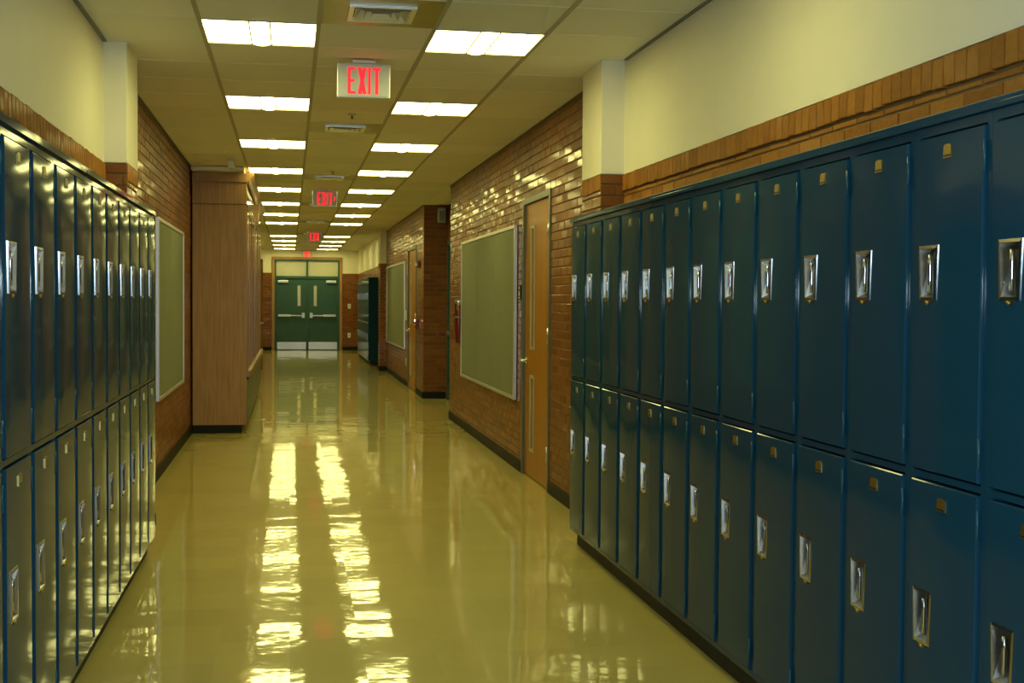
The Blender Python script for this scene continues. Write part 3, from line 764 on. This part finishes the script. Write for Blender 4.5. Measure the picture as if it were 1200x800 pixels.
MB().bbox(-.04, .04, -.146, -.139, -.10, .06, .004).build('grille', 'alu_dark', t)

# ------------------------------------------------------------------ fittings on the far brick wall
t = thing('fire_alarm_pull', 'red fire alarm pull station on brick beside the far wooden door', 'fire alarm', (XR - .006, 19.55, 1.12))
MB().bbox(-.045, 0, -.06, .06, -.075, .075, .006).build('case', 'red_plastic', t); MB().bbox(-.058, -.044, -.035, .035, -.02, .0, .003).build('pull_bar', 'plastic_white', t)
MB().lathe([(.018, 0), (.014, -.012)], (-.045, 0, .055), 'x', 14).build('status_led_glint', 'led_glint', t)
t = thing('alarm_strobe', 'small red alarm strobe high on brick above the pull station', 'alarm', (XR - .006, 19.36, 2.055))
MB().bbox(-.04, 0, -.055, .055, -.06, .06, .006).build('case', 'red_plastic', t); MB().bbox(-.06, -.039, -.035, .035, -.02, .02, .004).build('strobe_lens', 'plastic_white', t)
t = thing('card_reader', 'pale plate with two buttons between far notice board and far wooden door', 'plate', (XR - .006, 21.48, 1.24))
MB().bbox(-.02, 0, -.05, .05, -.09, .09, .004).build('plate', 'plastic_white', t)
for z in (-.04, .04): MB().lathe([(.016, 0), (.014, -.008)], (-.02, 0, z), 'x', 12).build('button', 'steel', t)
t = thing('outlet_plate', 'small pale outlet low on brick below the far notice board', 'outlet', (XR - .006, 21.52, .42))
MB().bbox(-.01, 0, -.04, .04, -.06, .06, .003).build('plate', 'plastic_white', t)
for z in (-.025, .025): MB().bbox(-.013, -.009, -.018, .018, z - .014, z + .014, .003).build('socket', 'plastic_grey', t)
for z, lb, c in ((1.30, 'pale switch plate on brick beside the green double doors', 'switch'), (.44, 'pale outlet plate low on brick beside the green double doors', 'outlet')):
    t = thing('wall_plate', lb, c, (1.72, YE - .004, z))
    MB().bbox(-.045, .045, -.010, 0, -.07, .07, .003).build('plate', 'plastic_white', t); MB().bbox(-.012, .012, -.018, -.009, -.022, .022, .003).build('toggle', 'plastic_grey', t)

# ------------------------------------------------------------------ wooden display case (left)
CY0, CY1, CX = 14.10, 20.30, -.480
t = thing('display_case', 'tall red oak display case with glass front and black plinth against brick wall', 'display case', (XL + .02, CY0, 0))
ox = XL + .02; X_ = lambda a: a - ox
cb = lambda nm, mat, x0, x1, y0, y1, z0, z1, p=t, r=.004: MB().bbox(X_(x0), X_(x1), y0 - CY0, y1 - CY0, z0, z1, r).build(nm, mat, p)
cb('plinth', 'black_vinyl', ox, CX - .055, CY0 + .012, CY1 - .02, 0, .092)
cb('end_panel', 'oak_red', ox, CX, CY0, CY0 + .022, .092, 2.545)
cb('frieze_end', 'oak_red', ox, CX + .002, CY0 - .006, CY0 + .022, 2.548, 2.79)
cb('end_panel', 'oak_red', ox, CX, CY1 - .022, CY1, .092, 2.79)
cb('back_panel', 'oak_red', ox, ox + .015, CY0 + .022, CY1 - .022, .092, 2.79)
cb('floor_panel', 'oak_red', ox + .015, CX - .02, CY0 + .022, CY1 - .022, .092, .115)
cb('top_panel', 'oak_red', ox + .015, CX - .02, CY0 + .022, CY1 - .022, 2.76, 2.79)
PST = [(CY0 + .022, CY0 + .14), (17.45, 17.75), (CY1 - .14, CY1 - .022)]
for a, b_ in PST: cb('stile', 'oak_trim', CX - .05, CX + .012, a, b_, .70, 2.46)
for y in [14.62 + .55 * i for i in range(5)] + [18.2 + .5 * i for i in range(4)]: cb('stile', 'oak_trim', CX - .02, CX + .010, y, y + .07, .70, 2.46)
for a, b_ in ((PST[0][1], PST[1][0]), (PST[1][1], PST[2][0])):
    cb('lower_panel', 'fabric_grey', CX - .02, CX + .012, a - .10, b_ + .14, .115, .60)
    cb('sill', 'oak_trim', CX - .06, CX + .05, a - .118, b_ + .118, .62, .70, r=.010)
    cb('glass_pane', 'glass', CX - .012, CX - .006, a, b_, .70, 2.46, r=.001)
    cb('shelf', 'oak_trim', ox + .015, CX - .06, a, b_, 1.40, 1.425)
    g = MB()
    for zz in (2.46, 2.50, 2.54): g.bbox(X_(CX - .03), X_(CX + .014), a - CY0 - .1, b_ - CY0 + .1, zz, zz + .016, .004)
    g.build('head_moulding', 'oak_trim', t)
    cb('transom_pane', 'glass', CX - .006, CX, a, b_, 2.56, 2.76, r=.001)
# crown blocks above end panel and stiles
def crown(y0, y1, x0):
    prof = [(x0, 2.79), (CX + .006, 2.79), (CX + .020, 2.80), (CX + .040, 2.83), (CX + .072, 2.865), (CX + .080, 2.872), (CX + .080, 2.888), (x0, 2.888)]
    MB().prism([(X_(a), c) for a, c in prof], 'y', y0 - CY0, y1 - CY0).build('crown_moulding', 'oak_trim' if x0 > ox + .1 else 'oak_red', t)
crown(CY0 - .02, CY0 + .16, ox)
crown(CY0 + .17, 17.42, CX - .1)
crown(17.44, 17.78, CX - .1); crown(17.80, CY1, CX - .1)
cb('pilaster_block', 'oak_red', CX - .02, CX + .05, 17.45, 17.75, 2.55, 2.79)
cb('filler_panel', 'cream', ox, CX - .02, CY0 - .22, CY1 - .03, 2.895, 2.934)

# ------------------------------------------------------------------ open wooden door leaf beyond the display case
t = thing('open_door', 'wooden door standing open from the wall beyond the display case', 'door', (-1.03, 25.7, 0), 0)
ang = math.atan2(26.5 - 25.7, -.585 + 1.03); t.rotation_euler = (0, 0, ang)
MB().bbox(0, .92, -.022, .022, .012, 2.33, .003).build('door_leaf', 'oak_trim', t)
k = MB(); k.lathe([(.03, -.03), (.03, -.022)], (.85, 0, 1.0), 'y', 14); k.tube([(.85, -.03, 1.0), (.85, -.07, 1.0), (.74, -.075, 1.0)], .010, 8); k.build('lever_handle', 'steel', t)
for z in (.3, 1.2, 2.1): MB().bbox(-.016, .004, -.03, .03, z - .06, z + .06, .003).build('hinge', 'steel', t)

# ------------------------------------------------------------------ green double doors at the end
t = struct(link('door_4', None, None, (EX0, YE, 0)), 'green metal double doors with push bars, kick plates and glass transom', 'door'); t.empty_display_size = .05
W = EX1 - EX0
f = MB(); f.bbox(-.005, .075, -.03, .14, 0, EZ, .004); f.bbox(W - .075, W + .005, -.03, .14, 0, EZ, .004); f.bbox(.075, W - .075, -.03, .14, EZ - .075, EZ, .004)
f.build('casing', 'oak_red', t)
f = MB(); f.box(.075, .125, -.012, .12, 0, EZ - .08); f.box(W - .125, W - .075, -.012, .12, 0, EZ - .08); f.box(.125, W - .125, -.012, .12, 2.10, 2.18); f.box(.125, W - .125, -.012, .12, EZ - .125, EZ - .08); f.box(W / 2 - .028, W / 2 + .028, -.012, .12, 2.18, EZ - .125)
f.box(W / 2 - .018, W / 2 + .018, .005, .10, 0, 2.10)
f.build('door_frame', 'door_green', t)
for a, b_ in ((.125, W / 2 - .028), (W / 2 + .028, W - .125)): MB().box(a, b_, .04, .048, 2.18, EZ - .125).build('transom_pane', 'frosted', t)
for s in (-1, 1):
    a, b_ = (.130, W / 2 - .020) if s < 0 else (W / 2 + .020, W - .130)
    inner = b_ if s < 0 else a                         # meeting edge
    v0, v1 = sorted((inner + s * .17, inner + s * .26))
    L = MB(); L.box(a, v0, .02, .065, .012, 2.095); L.box(v1, b_, .02, .065, .012, 2.095); L.box(v0, v1, .02, .065, .012, 1.30); L.box(v0, v1, .02, .065, 1.90, 2.095)
    lf = L.build('door_leaf', 'door_green', t)
    MB().box(v0, v1, .034, .040, 1.30, 1.90).build('vision_pane', 'frosted', lf)
    MB().bbox(a + .02, b_ - .01, .012, .019, .02, .235, .002).build('kick_plate', 'steel', lf)
    o0 = a if s < 0 else b_
    bar = MB(); p0, p1 = sorted((o0 - s * .05, inner + s * .10)); bar.bbox(p0, p1, -.045, -.015, 1.0, 1.035, .008)
    q0, q1 = sorted((o0 - s * .05, o0 - s * .42)); bar.bbox(q0, q1, -.05, .019, .985, 1.05, .008)
    q0, q1 = sorted((inner + s * .05, inner + s * .14)); bar.bbox(q0, q1, -.05, .019, .95, 1.10, .008)
    bar.build('push_bar', 'steel', lf)
    q0, q1 = sorted((o0 - s * .04, o0 - s * .34)); MB().bbox(q0, q1, -.04, .019, 1.98, 2.05, .006).build('door_closer', 'steel', lf)
# dim lobby beyond the doors
struct(MB().box(-1.3, 2.2, YE + 2.2, YE + 2.3, 0, CEIL).build('wall_lobby', 'cream'), 'plain wall beyond the green double doors', 'wall')
